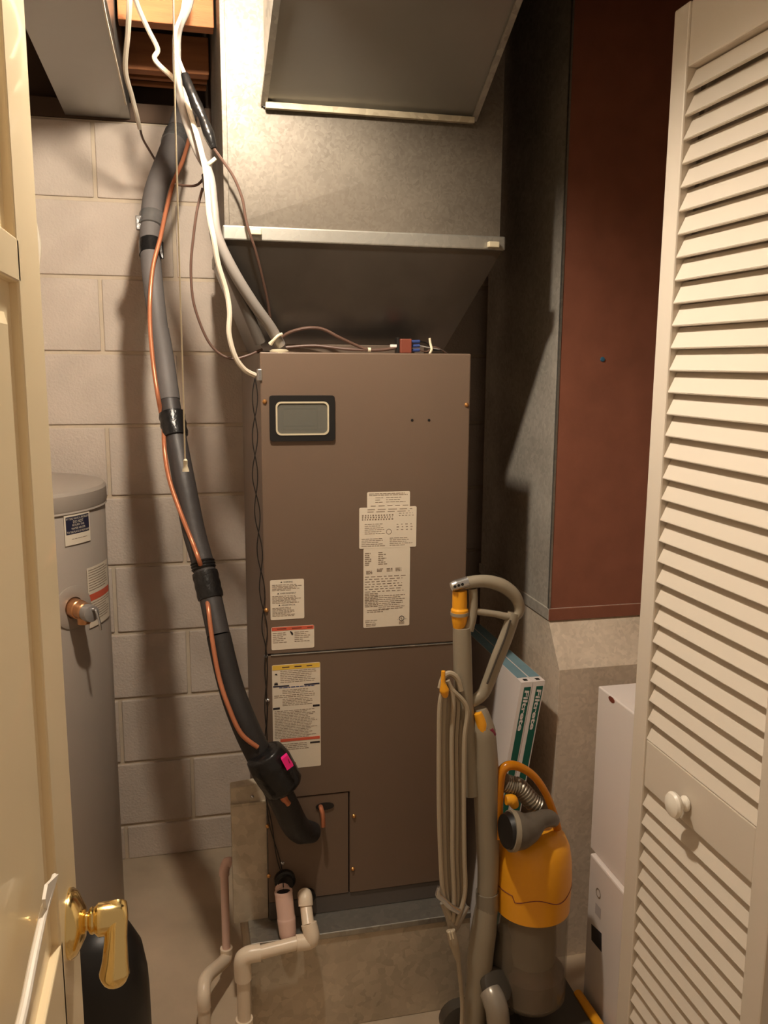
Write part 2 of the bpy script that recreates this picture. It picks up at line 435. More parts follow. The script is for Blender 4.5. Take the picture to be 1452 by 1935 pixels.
box('gauge_rib', (gx0.x+.002, FY-.0035, gz0.z-.010), (gz0.x-.002, FY-.0024, gz0.z-.006), M_black, win)
box('gauge_rib', (gx0.x+.002, FY-.0035, gx0.z+.006), (gz0.x-.002, FY-.0024, gx0.z+.009), M_black, win)
obj('pane', MB().prism(rrect(w0.x+.0155, w1.x-.0155, w0.z+.0155, w1.z-.0155, .009, FY-.0052), (0, .0008, 0)), M_glass, win)
def screw(px, py, m=M_screw, y=FY, r=.0048, parent=fu, name='screw'):
    c = PY(px, py, y)
    obj(name, MB().lathe(c, [(r, 0), (r, .0015), (r*.75, .003), (r*.45, .0045), (.0003, .0047)], (0, -1, 0), 12), m, parent, True)
for px, py in ((500.5, 759), (882, 765), (503.5, 1153), (669, 1542), (667, 1642), (506, 1561), (508, 1655)): screw(px, py)
screw(503, 1240, M_steel); screw(506, 1323, M_steel)
screw(534, 1631, M_steel, FY+.002)
for px in (779, 811):
    c = PY(px, 794, FY); obj('hole_plug', MB().lathe(c, [(.003, 0), (.003, .0008), (.0005, .001)], (0, -1, 0), 10), M_black, fu)
# stickers: paper with printed lines
def ink_rows(x0, x1, z1, n, lh, th, y, seed, fill=(.7, 1.), word=(.004, .012), gap=.0014):
    rnd = random.Random(seed); mb = MB()
    for r in range(n):
        z = z1-r*lh; x = x0; xe = x0+(x1-x0)*rnd.uniform(*fill)
        while x < xe:
            w = min(rnd.uniform(*word), xe-x)
            if w > .001: mb.poly([(x, y, z-th), (x+w, y, z-th), (x+w, y, z), (x, y, z)], [(0, 1, 2, 3)])
            x += w+gap
    return mb
def sticker(px0, py0, px1, py1, parent=fu, off=.0, name='label'):
    """axis aligned paper on the cabinet front from its pixel centre lines"""
    a, b = PY((px0+px1)/2, py0, FY), PY((px0+px1)/2, py1, FY); l, r = PY(px0, (py0+py1)/2, FY), PY(px1, (py0+py1)/2, FY)
    mb = MB().prism(rrect(l.x, r.x, b.z, a.z, .003, FY-.0006-off, 3), (0, .0006, 0))
    o = obj(name, mb, M_label, parent)
    return o, l.x, r.x, b.z, a.z, FY-.0009-off
def band(name, x0, x1, z0, z1, y, m, parent): return box(name, (x0, y-.0001, z0), (x1, y+.0002, z1), m, parent)
def words(txt, x, z, y, h, w, m, parent, bold=.0):
    b = fit(text_bm(txt, .02, bold*.02/h if h else 0), w, h)
    b.transform(Matrix.Translation((x, y-.0003, z)) @ Matrix.Rotation(PI/2, 4, 'X'))
    mb = MB(); mb.add(b); return obj('lettering', mb, m, parent)
def P_(o, mb, m=M_ink): return obj('print', mb, m, o, kind='stuff')
o, x0, x1, z0, z1, y = sticker(694, 929, 775, 959)
P_(o, ink_rows(x0+.004, x1-.004, z1-.003, 2, .0033, .0015, y, 1, (.9, 1)))
P_(o, ink_rows(x0+.018, x0+.036, z1-.012, 3, .005, .0012, y, 2)); P_(o, ink_rows(x0+.042, x1-.01, z1-.012, 3, .005, .0012, y, 3)); P_(o, ink_rows(x0+.008, x1-.004, z0+.005, 1, .005, .0014, y, 4, (1, 1), (.01, .02), .006))
o, x0, x1, z0, z1, y = sticker(679, 958, 787, 1035, off=.0003)
P_(o, ink_rows(x0+.018, x1-.006, z1-.004, 2, .005, .0014, y, 5, (.9, 1), (.008, .02), .006))
P_(o, ink_rows(x0+.006, x0+.078, z1-.016, 3, .0045, .003, y, 6, (.9, 1), (.002, .004), .003))
P_(o, ink_rows(x0+.012, x0+.062, z1-.036, 6, .0042, .0012, y, 7)); P_(o, ink_rows(x1-.04, x1-.006, z1-.014, 2, .005, .0012, y, 8, (.9, 1), (.003, .006), .003))
P_(o, ink_rows(x1-.045, x1-.006, z1-.038, 3, .006, .0016, y, 9, (.9, 1), (.003, .006), .006)); P_(o, ink_rows(x0+.005, x0+.058, z0+.022, 5, .004, .0012, y, 10)); P_(o, ink_rows(x0+.068, x1-.008, z0+.022, 5, .004, .0012, y, 11, (.6, 1)))
c = Vector((x0+.066, y, z0+.036)); obj('print', MB().poly([c+Vector((math.cos(a)*r, 0, math.sin(a)*r)) for r in (.005, .0062) for a in [2*PI*k/16 for k in range(16)]], [(k, (k+1) % 16, 16+(k+1) % 16, 16+k) for k in range(16)]), M_ink, o)
o, x0, x1, z0, z1, y = sticker(687, 1035, 774.5, 1184)
P_(o, ink_rows(x0+.003, x0+.02, z1-.01, 7, .0043, .0022, y, 12, (.5, 1))); P_(o, ink_rows(x0+.033, x0+.055, z1-.009, 7, .0043, .0022, y, 13, (.3, 1)))
for k, dx in enumerate((.006, .03, .052, .072)): P_(o, ink_rows(x0+dx, x0+dx+.014, z1-.046-(k == 0)*.004, 3, .0028, .0018, y, 14+k, (.9, 1)))
P_(o, ink_rows(x0+.003, x1-.005, z1-.063, 7, .0056, .0016, y, 20, (.7, 1), (.004, .012), .004), M_ink)
P_(o, ink_rows(x0+.003, x0+.035, z1-.101, 9, .0036, .002, y, 21, (.9, 1))); P_(o, ink_rows(x0+.034, x1-.01, z1-.107, 8, .0043, .0014, y, 22, (.75, 1)))
P_(o, ink_rows(x0+.008, x0+.06, z1-.139, 2, .004, .0016, y, 23)); P_(o, ink_rows(x0+.004, x0+.034, z0+.017, 2, .004, .0011, y, 24)); 
P_(o, ink_rows(x0+.006, x0+.034, z0+.0085, 2, .0034, .0016, y, 25))
ul = Vector((x1-.018, y, z0+.017))
obj('certification_mark', MB().poly([ul+Vector((math.cos(a)*r, 0, math.sin(a)*r)) for r in (.0048, .0063) for a in [2*PI*k/20 for k in range(20)]], [(k, (k+1) % 20, 20+(k+1) % 20, 20+k) for k in range(20)]), M_inkd, o)
words('U', ul.x-.0012, ul.z+.0008, y, .005, .0028, M_inkd, o); words('L', ul.x+.0016, ul.z-.001, y, .005, .0026, M_inkd, o)
words('C', ul.x-.0084, ul.z-.002, y, .002, .002, M_inkd, o); words('US', ul.x+.009, ul.z-.001, y, .002, .0035, M_inkd, o)
P_(o, ink_rows(ul.x-.006, ul.x+.006, ul.z-.007, 3, .0022, .0014, y, 26, (1, 1), (.003, .005), .0006))
# warning sticker
o, x0, x1, z0, z1, y = sticker(511, 1095, 575, 1170)
for tz, t in ((.005, 'WARNING'), (.03, 'AVERTISSEMENT'), (.056, 'ADVERTENCIA')):
    words(t, (x0+x1)/2+.002, z1-tz, y, .0031, .0024*len(t)+.003, M_inkd, o)
    tx = (x0+x1)/2-.0012*len(t)-.004
    obj('warning_triangle', MB().poly([(tx-.002, y, z1-tz-.0017), (tx+.002, y, z1-tz-.0017), (tx, y, z1-tz+.0019)], [(0, 1, 2)]), M_inkd, o)
P_(o, ink_rows(x0+.004, x1-.005, z1-.0105, 5, .003, .0013, y, 30, (.6, 1))); P_(o, ink_rows(x0+.004, x1-.007, z1-.0355, 6, .003, .0013, y, 31, (.8, 1))); P_(o, ink_rows(x0+.004, x1-.02, z1-.0615, 7, .003, .0013, y, 32, (.8, 1)))
# red-headed sticker
o, x0, x1, z0, z1, y = sticker(513, 1183, 594, 1226)
band('header_band', x0+.001, x1-.001, z1-.0085, z1-.0005, y, M_red, o)
P_(o, ink_rows(x0+.012, x1-.004, z1-.0035, 1, .003, .0024, y-.0002, 33, (1, 1), (.018, .022), .012), M_lens)
P_(o, ink_rows(x0+.003, x0+.035, z1-.013, 6, .0042, .0015, y, 34)); P_(o, ink_rows(x0+.05, x1-.004, z1-.013, 6, .0042, .0015, y, 35, (.5, 1)))
obj('hand_symbol', MB().poly([(x0+.040, y, z1-.011), (x0+.0415, y, z1-.0105), (x0+.046, y, z1-.014), (x0+.0475, y, z1-.018), (x0+.045, y, z1-.021), (x0+.043, y, z1-.018)], [(0, 1, 2, 3, 4, 5)]), M_inkd, o)
# tall yellow-headed sticker
o, x0, x1, z0, z1, y = sticker(515.5, 1254, 606, 1451)
band('header_band', x0+.001, x1-.001, z1-.0115, z1-.0008, y, M_yel, o)
P_(o, ink_rows(x0+.022, x1-.018, z1-.0048, 1, .003, .0026, y-.0002, 36, (1, 1), (.012, .016), .011), M_bwire)
P_(o, ink_rows(x0+.018, x1-.004, z1-.0145, 7, .0042, .0013, y, 37, (.8, 1)))
hz = z1-.0225; hx = x0+.0085
obj('hazard_symbol', MB().poly([(hx-.003, y, hz), (hx-.001, y, hz+.003), (hx+.0025, y, hz+.0025), (hx+.003, y, hz-.0015), (hx, y, hz-.0005)], [(0, 1, 2, 3, 4)]), M_inkd, o)
hz -= .0205
obj('hazard_symbol', MB().poly([(hx-.0045, y, hz-.003), (hx-.003, y, hz+.004), (hx-.0015, y, hz+.001), (hx, y, hz+.005), (hx+.0015, y, hz+.001), (hx+.003, y, hz+.004), (hx+.0045, y, hz-.003)], [(0, 1, 2, 3, 4, 5, 6)]), M_inkd, o)
band('rule', x0+.002, x0+.037, z1-.0505, z1-.0475, y, M_blue, o); band('rule', x1-.036, x1-.002, z1-.0505, z1-.0475, y, M_blue, o)
P_(o, ink_rows(x0+.015, x1-.012, z1-.0515, 1, .003, .002, y, 38, (1, 1)), M_dblue)
P_(o, ink_rows(x0+.022, x1-.01, z1-.058, 3, .0036, .0012, y, 39)); P_(o, ink_rows(x0+.004, x1-.005, z1-.070, 2, .004, .0014, y, 40, (.9, 1))); P_(o, ink_rows(x0+.022, x1-.012, z1-.079, 5, .0036, .0012, y, 41))
zb_ = z1-.0975
band('black_bar', x0+.001, x0+.016, zb_-.0045, zb_, y, M_inkd, o); band('black_bar', x1-.017, x1-.002, zb_-.0045, zb_, y, M_inkd, o)
P_(o, ink_rows(x0+.004, x1-.005, z1-.106, 18, .0037, .0013, y, 42, (.75, 1)))
band('red_band', x0+.016, x1-.002, z1-.1785, z1-.172, y, M_red, o)
band('black_bar', x1-.024, x1-.002, z1-.188, z1-.184, y, M_inkd, o)
P_(o, ink_rows(x0+.02, x1-.026, z1-.184, 4, .0042, .0014, y, 43, (.9, 1)))
band('red_block', x0+.04, x0+.05, z0+.004, z0+.014, y, M_red, o)
# black pipe port on the access panel and drain ports
pc = PY(614, 1523, FY+.002)
mb = MB().prism([pc+Vector((math.cos(a)*.021, 0, math.sin(a)*.0085)) for a in [2*PI*k/20 for k in range(20)]], (0, -.003, 0)); obj('pipe_grommet', mb, M_black, fu)
for px, py, r in ((538, 1660, .024), (582, 1690, .017)):
    obj('drain_port', MB().lathe(PY(px, py, FY+.003), [(r, 0), (r, .012), (r*.8, .014), (r*.7, .02)], (0, -1, 0), 20), M_black, fu, True)
stub = tube('copper_stub', [PY(606, 1524, FY+.0), PY(607, 1527, FY-.02), PY(610, 1540, FY-.028), PY(611, 1562, FY-.028)], .0052, M_copper, fu, 10)
box('conduit_clip', (fl-.006, FY-.004, PY(483, 720, FY).z), (fl+.004, FY+.02, PY(483, 697, FY).z), M_steel, fu, .002)

# wiring tray on top of the cabinet
tr = empty('wiring_tray', (.42, 1.84, ft), 'brown fan relay with blue spade connectors and zip-tied wires on top of the cabinet', 'relay')
box('backing_strip', (fl+.06, 1.842, ft), (fl+.36, 1.846, ft+.017), M_flex, tr, .001)
rx = PY(755, 655, 1.815).x
box('relay_body', (rx, 1.805, ft), (rx+.025, 1.835, ft+.030), M_lens, tr, .002)
box('relay_cap', (rx-.006, 1.812, ft), (rx, 1.832, ft+.033), M_black, tr, .001)
for k in range(3):
    z = ft+.006+.009*k
    obj('spade_connector', MB().tube([(rx+.025, 1.816, z), (rx+.045, 1.816, z+.001)], .0035, 8, smooth=False), M_dblue, tr, True)
    tube('lead', [(rx+.045, 1.816, z+.001), (rx+.062, 1.82, z-.002), (rx+.08, 1.825, ft+.014-.003*k), (rx+.098, 1.83, ft+.008), (rx+.112, 1.835, ft+.001)], .0016, (M_bwire, M_gcable, M_black)[k], tr, 6)
zt_ = PY(812, 655, 1.82)
tube('zip_tie', [zt_+Vector((0, 0, -.016)), zt_+Vector((.004, -.003, -.006)), zt_+Vector((.002, 0, .006)), zt_+Vector((0, 0, .018))], .0026, M_cream, tr, 8)
box('wire_nut', (rx-.02, 1.812, ft+.012), (rx-.006, 1.818, ft+.018), M_card, tr, .001)
tube('tray_wire', [(rx-.014, 1.815, ft+.012), (rx-.03, 1.815, ft+.008), (rx-.07, 1.815, ft+.006), (rx-.12, 1.82, ft+.008), (rx-.18, 1.83, ft+.014), (rx-.24, 1.84, ft+.010)], .003, M_bwire, tr, 8)
obj('tray_clip', MB().lathe(PY(528, 662, 1.82)-Vector((0, 0, .006)), [(.02, 0), (.02, .005), (.015, .008), (.004, .009)], seg=18), M_clean, tr, True)
tie2 = PY(698, 661, 1.815); obj('zip_tie', MB().lathe(tie2, [(.0045, -.003), (.0045, .003)], (1, 0, 0), 10), M_cream, tr)

# ------------------------------------------------------------------ supply plenum above the furnace
plx0, plx1, ply = .099, .670, 1.795
sp = empty('supply_plenum', (.385, 2.06, 1.53), 'spangled galvanized plenum with tapered lower collar above the air handler', 'duct')
zf = 1.772
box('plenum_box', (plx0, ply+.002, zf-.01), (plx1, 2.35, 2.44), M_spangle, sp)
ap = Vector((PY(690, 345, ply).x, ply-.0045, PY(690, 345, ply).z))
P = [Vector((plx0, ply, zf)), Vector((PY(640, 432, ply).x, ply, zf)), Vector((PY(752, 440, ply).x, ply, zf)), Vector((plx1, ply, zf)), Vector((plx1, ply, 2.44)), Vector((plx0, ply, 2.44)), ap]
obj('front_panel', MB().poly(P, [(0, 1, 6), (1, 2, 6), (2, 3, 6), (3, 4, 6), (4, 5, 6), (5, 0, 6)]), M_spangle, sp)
box('corner_seam', (plx0-.004, ply-.006, zf), (plx0+.006, ply+.01, 2.44), M_spangle, sp, .001)
box('joint_flange', (plx0-.008, ply-.014, zf-.028), (plx1+.008, 2.36, zf), M_galv, sp, .003)
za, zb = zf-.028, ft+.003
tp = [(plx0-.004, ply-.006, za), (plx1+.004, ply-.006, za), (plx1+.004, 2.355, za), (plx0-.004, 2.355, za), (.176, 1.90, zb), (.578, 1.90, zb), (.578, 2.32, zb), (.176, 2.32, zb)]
obj('tapered_collar', MB().poly(tp, [(0, 1, 5, 4), (1, 2, 6, 5), (2, 3, 7, 6), (3, 0, 4, 7)]), mat('shaded_sheet_metal', srgb(116, 110, 104), .32, .9, .3, 5), sp)  # collar metal darkened: the dim reflection of a down-facing side put into its colour
for px, py in ((482, 439), (931, 463)):
    c = PY(px, py, ply-.014)
    box('cable_clamp', (c.x-.012, ply-.026, c.z-.006), (c.x+.012, ply-.014, c.z+.006), M_clean, sp, .002)
box('corner_clip', (PY(505, 195, ply).x-.008, ply-.008, 1.995), (PY(505, 195, ply).x+.006, ply, 2.003), M_black, sp)

# sloped supply duct coming forward from the plenum
sd = empty('supply_duct', (.39, 1.5, 2.0), 'smooth sheet metal trunk duct rising forward from the plenum front', 'duct')
zs0, sl = 2.003, .43
def zd(y, k=.5): return min(zs0 + (sl-.03+.2*k)*(1.788-y), 2.148)  # unseen forward part levelled off to shade the top of the louvred door
dx0, dx1 = .178, .602
y_e = 1.0
nq = 20; ysq = [1.788-(1.788-y_e)*k/nq for k in range(nq+1)]
obj('duct_bottom', MB().poly([(x, y, zd(y, k)) for y in ysq for x, k in ((dx0, 0), (dx1, 1))], [(2*q, 2*q+1, 2*q+3, 2*q+2) for q in range(nq)]), M_smooth, sd, True)
for xa, k in ((dx0, 0), (dx1-.003, 1)):
    obj('duct_side', MB().prism([(xa, y, zd(y, k)) for y in ysq]+[(xa, y_e, 2.44), (xa, 1.788, 2.44)], (.003, 0, 0)), M_galv, sd)
for xa, k in ((dx0-.008, 0), (dx1-.004, 1)):
    obj('seam_lip', MB().prism([(xa, y, zd(y, k)-.006) for y in ysq]+[(xa, y, zd(y, k)+.004) for y in ysq[::-1]], (.012, 0, 0)), M_galv, sd)
box('rear_flange', (dx0, 1.776, zs0-.012), (dx1, 1.788, zs0), M_galvd, sd, .001)

# left trunk duct along the ceiling
box('ceiling_duct', (-.272, .95, 2.148), (-.106, WY-.002, 2.44), M_smooth, None, .002, label='grey sheet metal trunk duct running under the ceiling to the block wall', category='duct')

# ------------------------------------------------------------------ base and return duct
bs = empty('galvanized_stand', (.45, 2.05, 0), 'low galvanized sheet metal base box under the air handler', 'stand')
by = 1.735; bx0, bx1 = .112, .622
box('base_box', (bx0, by, 0), (bx1, 2.42, .243), M_stand, bs, .002)
box('base_ledge', (bx0, by-.004, .232), (bx1, FY+.02, .2465), M_galv, bs, .002)
u0 = PY(436, 1490, 1.815)
obj('upright_panel', MB().prism([(u0.x, 1.815, .243), (fl-.002, 1.815, .243), (fl-.002, 1.815, u0.z+.006), (u0.x, 1.815, u0.z)], (0, .03, 0), .001), M_stand, bs)
box('upright_flange', (u0.x-.001, 1.808, u0.z-.042), (fl-.003, 1.816, u0.z-.036), M_stand, bs)
screw(477, 1505, M_steel, 1.814, .004, bs)

RX, RY = .872, 1.918
rd = empty('return_duct', (.95, 2.1, 0), 'tall vertical return duct with brown front face beside the air handler', 'duct')
rzb = PY(1037, 1150, RY).z
rx1 = PY(1192, 1140, RY).x
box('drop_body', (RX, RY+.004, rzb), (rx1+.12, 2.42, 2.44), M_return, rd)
box('front_face', (RX+.001, RY, rzb), (rx1+.12, RY+.004, 2.44), M_brown, rd)
box('corner_seam', (RX-.0015, RY-.002, rzb), (RX+.003, RY+.006, 2.44), M_galv, rd)
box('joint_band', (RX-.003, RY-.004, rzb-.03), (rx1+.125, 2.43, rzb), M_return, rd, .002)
box('band_front', (RX-.002, RY-.007, rzb-.03), (rx1+.125, RY-.003, rzb), M_brown, rd, .001)
zsl = rzb-.03
bz1 = PY(1095, 1262, 1.85).z
# boot: sloped shoulder then square box
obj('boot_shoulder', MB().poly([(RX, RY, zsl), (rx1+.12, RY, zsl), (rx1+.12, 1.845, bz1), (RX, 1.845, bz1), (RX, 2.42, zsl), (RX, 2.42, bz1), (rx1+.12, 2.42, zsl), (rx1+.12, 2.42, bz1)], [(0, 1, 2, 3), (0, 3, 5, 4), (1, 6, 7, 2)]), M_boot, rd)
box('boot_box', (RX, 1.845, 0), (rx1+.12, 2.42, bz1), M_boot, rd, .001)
bp = PY(1139, 679, RY); obj('blue_rivet', MB().lathe(bp, [(.006, 0), (.005, .003), (.001, .004)], (0, -1, 0), 12), mat('blue_dot', srgb(52, 100, 128), .4), rd, True)

# ------------------------------------------------------------------ water heater
hc = Vector((-.445, 2.26, 0)); hr = .252
ht = 1.208
wh = empty('water_heater', hc, 'grey cylindrical water heater tank with brass relief valve', 'water heater')
obj('tank', MB().lathe(hc, [(hr-.01, .0), (hr-.002, .015), (hr-.002, ht-.055), (hr-.004, ht-.052)], seg=72), M_heater, wh, True)
obj('top_cap', MB().lathe(hc, [(hr, ht-.053), (hr+.003, ht-.050), (hr+.001, ht-.046), (hr+.003, ht-.042), (hr+.003, ht-.008), (hr-.003, ht), (.05, ht+.012), (.001, ht+.012)], seg=72), M_heater, wh, True)
def cyl(u, z, r): return Vector((hc.x+math.sin(u)*r, hc.y-math.cos(u)*r, z))
def hit(px, py):
    d = ray(px, py); o = Vector((0, 0, H)); a = d.x**2+d.y**2; e = o-hc
    b = 2*(d.x*e.x+d.y*e.y); c = e.x**2+e.y**2-hr**2; D = max(b*b-4*a*c, 0); t = (-b-math.sqrt(D))/(2*a); p = o+d*t
    return math.atan2(p.x-hc.x, -(p.y-hc.y)), p.z
def patch(name, u0, u1, z0, z1, r, m, parent, n=10):
    mb = MB(); V = [cyl(u0+(u1-u0)*k/n, z, r) for z in (z0, z1) for k in range(n+1)]
    mb.poly(V, [(k, k+1, n+2+k, n+1+k) for k in range(n)]); return obj(name, mb, m, parent, True)
def curved(name, b, uc, zc, r, m, parent):
    for v in b.verts: v.co = cyl(uc+v.co.x/r, zc+v.co.y, r)
    mb = MB(); mb.add(b); return obj(name, mb, m, parent)
ua, za1 = hit(120, 976); ub, zb1 = hit(168, 965); _, zlo = hit(145, 1028); _, zhi = hit(145, 971)
lb = patch('label', ua, ub, zlo, zhi, hr+.0008, M_label, wh)
zm = zlo+(zhi-zlo)*.36; e = (ub-ua)*.05
patch('navy_panel', ua+e, ub-e, zm, zhi-.004, hr+.0012, M_blue, lb)
uw = (ub-ua)*hr; uc = (ua+ub)/2; hh = (zhi-.004-zm)
for k, (t, w) in enumerate((('IF YOU HAVE A PROBLEM', .86), ('DO NOT', .4), ('RETURN THIS', .46), ('WATER HEATER', .54), ('TO THE PLACE OF PURCHASE', .86))):
    curved('lettering', fit(text_bm(t, .01), uw*w, hh*(.16 if k == 1 else .115)), uc, zhi-.004-hh*(.12+.19*k), hr+.0016, M_label, lb)
curved('lettering', fit(text_bm('— — —— ——', .01), uw*.6, .001), uc+.01, zlo+.014, hr+.0013, M_ink, lb)
ua, _ = hit(164, 1090); ub, _ = hit(203, 1090); _, zhi = hit(185, 1066); _, zlo = hit(185, 1180)
lb = patch('label', ua, ub, zlo, zhi, hr+.0008, M_label, wh)
_, zr1 = hit(185, 1117); _, zr0 = hit(185, 1130)
patch('orange_band', ua, ub, zr0, zr1, hr+.0012, M_red, lb)
def cink(u0, u1, z1, n, lh, th, seed):
    rnd = random.Random(seed); mb = MB()
    for r in range(n):
        z = z1-r*lh; ue = u0+(u1-u0)*rnd.uniform(.75, 1); k = 4
        V = [cyl(u0+(ue-u0)*j/k, zz, hr+.0012) for zz in (z-th, z) for j in range(k+1)]
        mb.poly(V, [(j, j+1, k+2+j, k+1+j) for j in range(k)])
    return mb
obj('print', cink(ua+.02, ub-.02, zhi-.006, 9, .0062, .0018, 1), M_ink, lb, kind='stuff')
obj('print', cink(ua+.02, ub-.02, zr0-.005, 8, .0062, .0018, 2), M_ink, lb, kind='stuff')
uv, zv = hit(139, 1148); dv = Vector((math.sin(uv), -math.cos(uv), 0))
vo = cyl(uv, zv, hr-.002)
obj('escutcheon', MB().lathe(vo-dv*.004, [(.052, .0), (.052, .006), (.040, .010), (.026, .0085), (.0255, .004)], dv, 36, cap=False), M_heater, wh, True)
sidev = Vector((0.60, -.80, 0))
val = obj('relief_valve', MB().lathe(vo, [(.023, 0), (.023, .03), (.021, .032), (.021, .055), (.017, .058), (.017, .062)], sidev, 24).tube([vo+sidev*.045, vo+sidev*.045-Vector((0, 0, .03))], [.015, .015], 16, smooth=False), mat('valve_brass', srgb(214, 158, 112), .28, .85), wh, True)
obj('valve_cap', MB().lathe(vo+sidev*.06, [(.02, 0), (.021, .012), (.019, .022), (.008, .025)], sidev, 20), mat('valve_grey', srgb(165, 160, 156), .3, .5), val, True)
vt = vo+sidev*.082
tube('test_lever', [vt+Vector((0, 0, .010)), vt+Vector((.008, -.008, .012)), vt+Vector((.013, -.012, 0)), vt+Vector((.017, -.014, -.02)), vt+Vector((.018, -.012, -.036))], .003, M_steel, val, 8)

# ------------------------------------------------------------------ insulated line set
LS = [(352, 205, 2.47, 42), (338, 248, 2.40, 42), (317, 300, 2.30, 41), (293, 367, 2.20, 40), (284, 443, 2.14, 38), (286, 500, 2.10, 37), (293, 568, 2.07, 36), (300, 622, 2.06, 35), (309, 676, 2.05, 36), (320, 756, 2.02, 38), (334, 837, 1.98, 41), (348, 911, 1.94, 43), (366, 1002, 1.90, 44), (383, 1063, 1.87, 43), (395, 1115, 1.845, 44), (413, 1200, 1.80, 46), (435, 1293, 1.765, 49), (463, 1370, 1.735, 52), (497, 1440, 1.725, 54), (536, 1515, 1.725, 55), (556, 1556, 1.745, 55), (570, 1572, 1.775, 50)]
ls = empty('refrigerant_line', PY(338, 248, 2.4), 'thick foam-insulated refrigerant pipe sagging from the joists into the cabinet front', 'pipe')
pts = [PY(a, b, c) for a, b, c, w in LS]; rad = [w*.5*c/1690 for a, b, c, w in LS]
def seg_tube(name, i0, i1, m, grow=1., parent=ls, n=6):
    return tube(name, pts[i0:i1+1], [r*grow for r in rad[i0:i1+1]], m, parent, 18, n=n)
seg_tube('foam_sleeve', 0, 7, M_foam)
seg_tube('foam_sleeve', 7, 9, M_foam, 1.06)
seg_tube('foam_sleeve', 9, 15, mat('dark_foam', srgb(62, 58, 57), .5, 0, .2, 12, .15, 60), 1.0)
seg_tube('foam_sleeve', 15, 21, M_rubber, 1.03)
def along(px0, py0, px1, py1, y, r0, r1, name, m, seg=18, mid=None):
    a, b = PY(px0, py0, y), PY(px1, py1, y); return tube(name, [a, a.lerp(b, .33), a.lerp(b, .66), b], [r0, r0*1.05, r1*1.05, r1], m, ls, seg)
def wrap(i, t0, t1, name, m, grow=1.12, lump=0.):
    """collar around the pipe between fractions of segment i"""
    a = pts[i].lerp(pts[i+1], t0); b = pts[i].lerp(pts[i+1], t1); r0 = rad[i]*(1-t0)+rad[i+1]*t0
    n = 7; P = [a.lerp(b, k/(n-1)) for k in range(n)]; R = [r0*grow*(1+lump*((k % 2)*2-1)) for k in range(n)]
    return obj(name, MB().tube(P, R, 20, smooth=False), m, ls, True)
wrap(1, .1, .5, 'silver_tape', M_stape, 1.08, .02)
wrap(3, .55, .85, 'strap', M_stape, 1.22, .01)
box('strap_buckle', tuple(PY(262, 425, 2.15)-Vector((.006, .01, .012))), tuple(PY(262, 408, 2.15)+Vector((.012, .006, .0))), M_stape, ls, .002)
wrap(4, .25, .7, 'tape_wrap', M_tape, 1.1)
tl = PY(303, 458, 2.10); tube('tape_tail', [tl, PY(305, 478, 2.09), PY(308, 489, 2.085)], [.007, .005, .002], M_tape, ls, 6)
wrap(9, .3, .85, 'tape_wrap', M_tape, 1.24, .03)
wrap(13, -.05, .25, 'tape_wrap', M_tape, 1.1, .04); wrap(13, .35, 1.3, 'tape_wrap', M_tape, 1.16, .02)
LC = [(358, 262, 2.33), (345, 305, 2.24), (328, 345, 2.17), (314, 398, 2.13), (303, 450, 2.09), (290, 500, 2.065), (284, 560, 2.04), (284, 620, 2.03), (290, 690, 2.015), (298, 745, 1.995), (304, 778, 2.005), (309, 805, 1.995), (311, 850, 1.95), (320, 905, 1.925), (340, 965, 1.895), (362, 1020, 1.87), (375, 1055, 1.84), (384, 1085, 1.86), (389, 1115, 1.855), (394, 1150, 1.80), (400, 1200, 1.775), (413, 1275, 1.745), (430, 1330, 1.72), (455, 1385, 1.70), (487, 1412, 1.70)]
tube('copper_tube', path(LC), .0050, M_copper, ls, 12)
da, db = PY(497, 1420, 1.705), PY(541, 1492, 1.70)
obj('mastic_wrap', MB().tube([da, da.lerp(db, .06), da.lerp(db, .3), da.lerp(db, .62), da.lerp(db, .9), db], [.028, .041, .046, .045, .042, .03], 14), M_tape, ls, True)
pk = PY(543, 1441, 1.655)
t_ = (db-da).normalized(); s_ = Vector((t_.z, 0, -t_.x))*-1
def pp(px, py): return PY(px, py, 1.656)
obj('pink_tag', MB().prism([pp(532, 1436), pp(543, 1427), pp(555, 1447), pp(543, 1456)], (0, .012, 0)), M_pink, ls)
obj('tag_mark', MB().prism([pp(544, 1434), pp(545, 1434), pp(549, 1442), pp(547, 1442)], (0, -.0005, 0)), M_purple, ls)
obj('end_sleeve', MB().tube([PY(556, 1556, 1.75), PY(572, 1570, 1.78), PY(590, 1572, FY+.004)], [.028, .027, .024], 16), M_rubber, ls, True)
along(533, 1504, 546, 1520, 1.70, .008, .006, 'copper_joint', M_copper, 10)

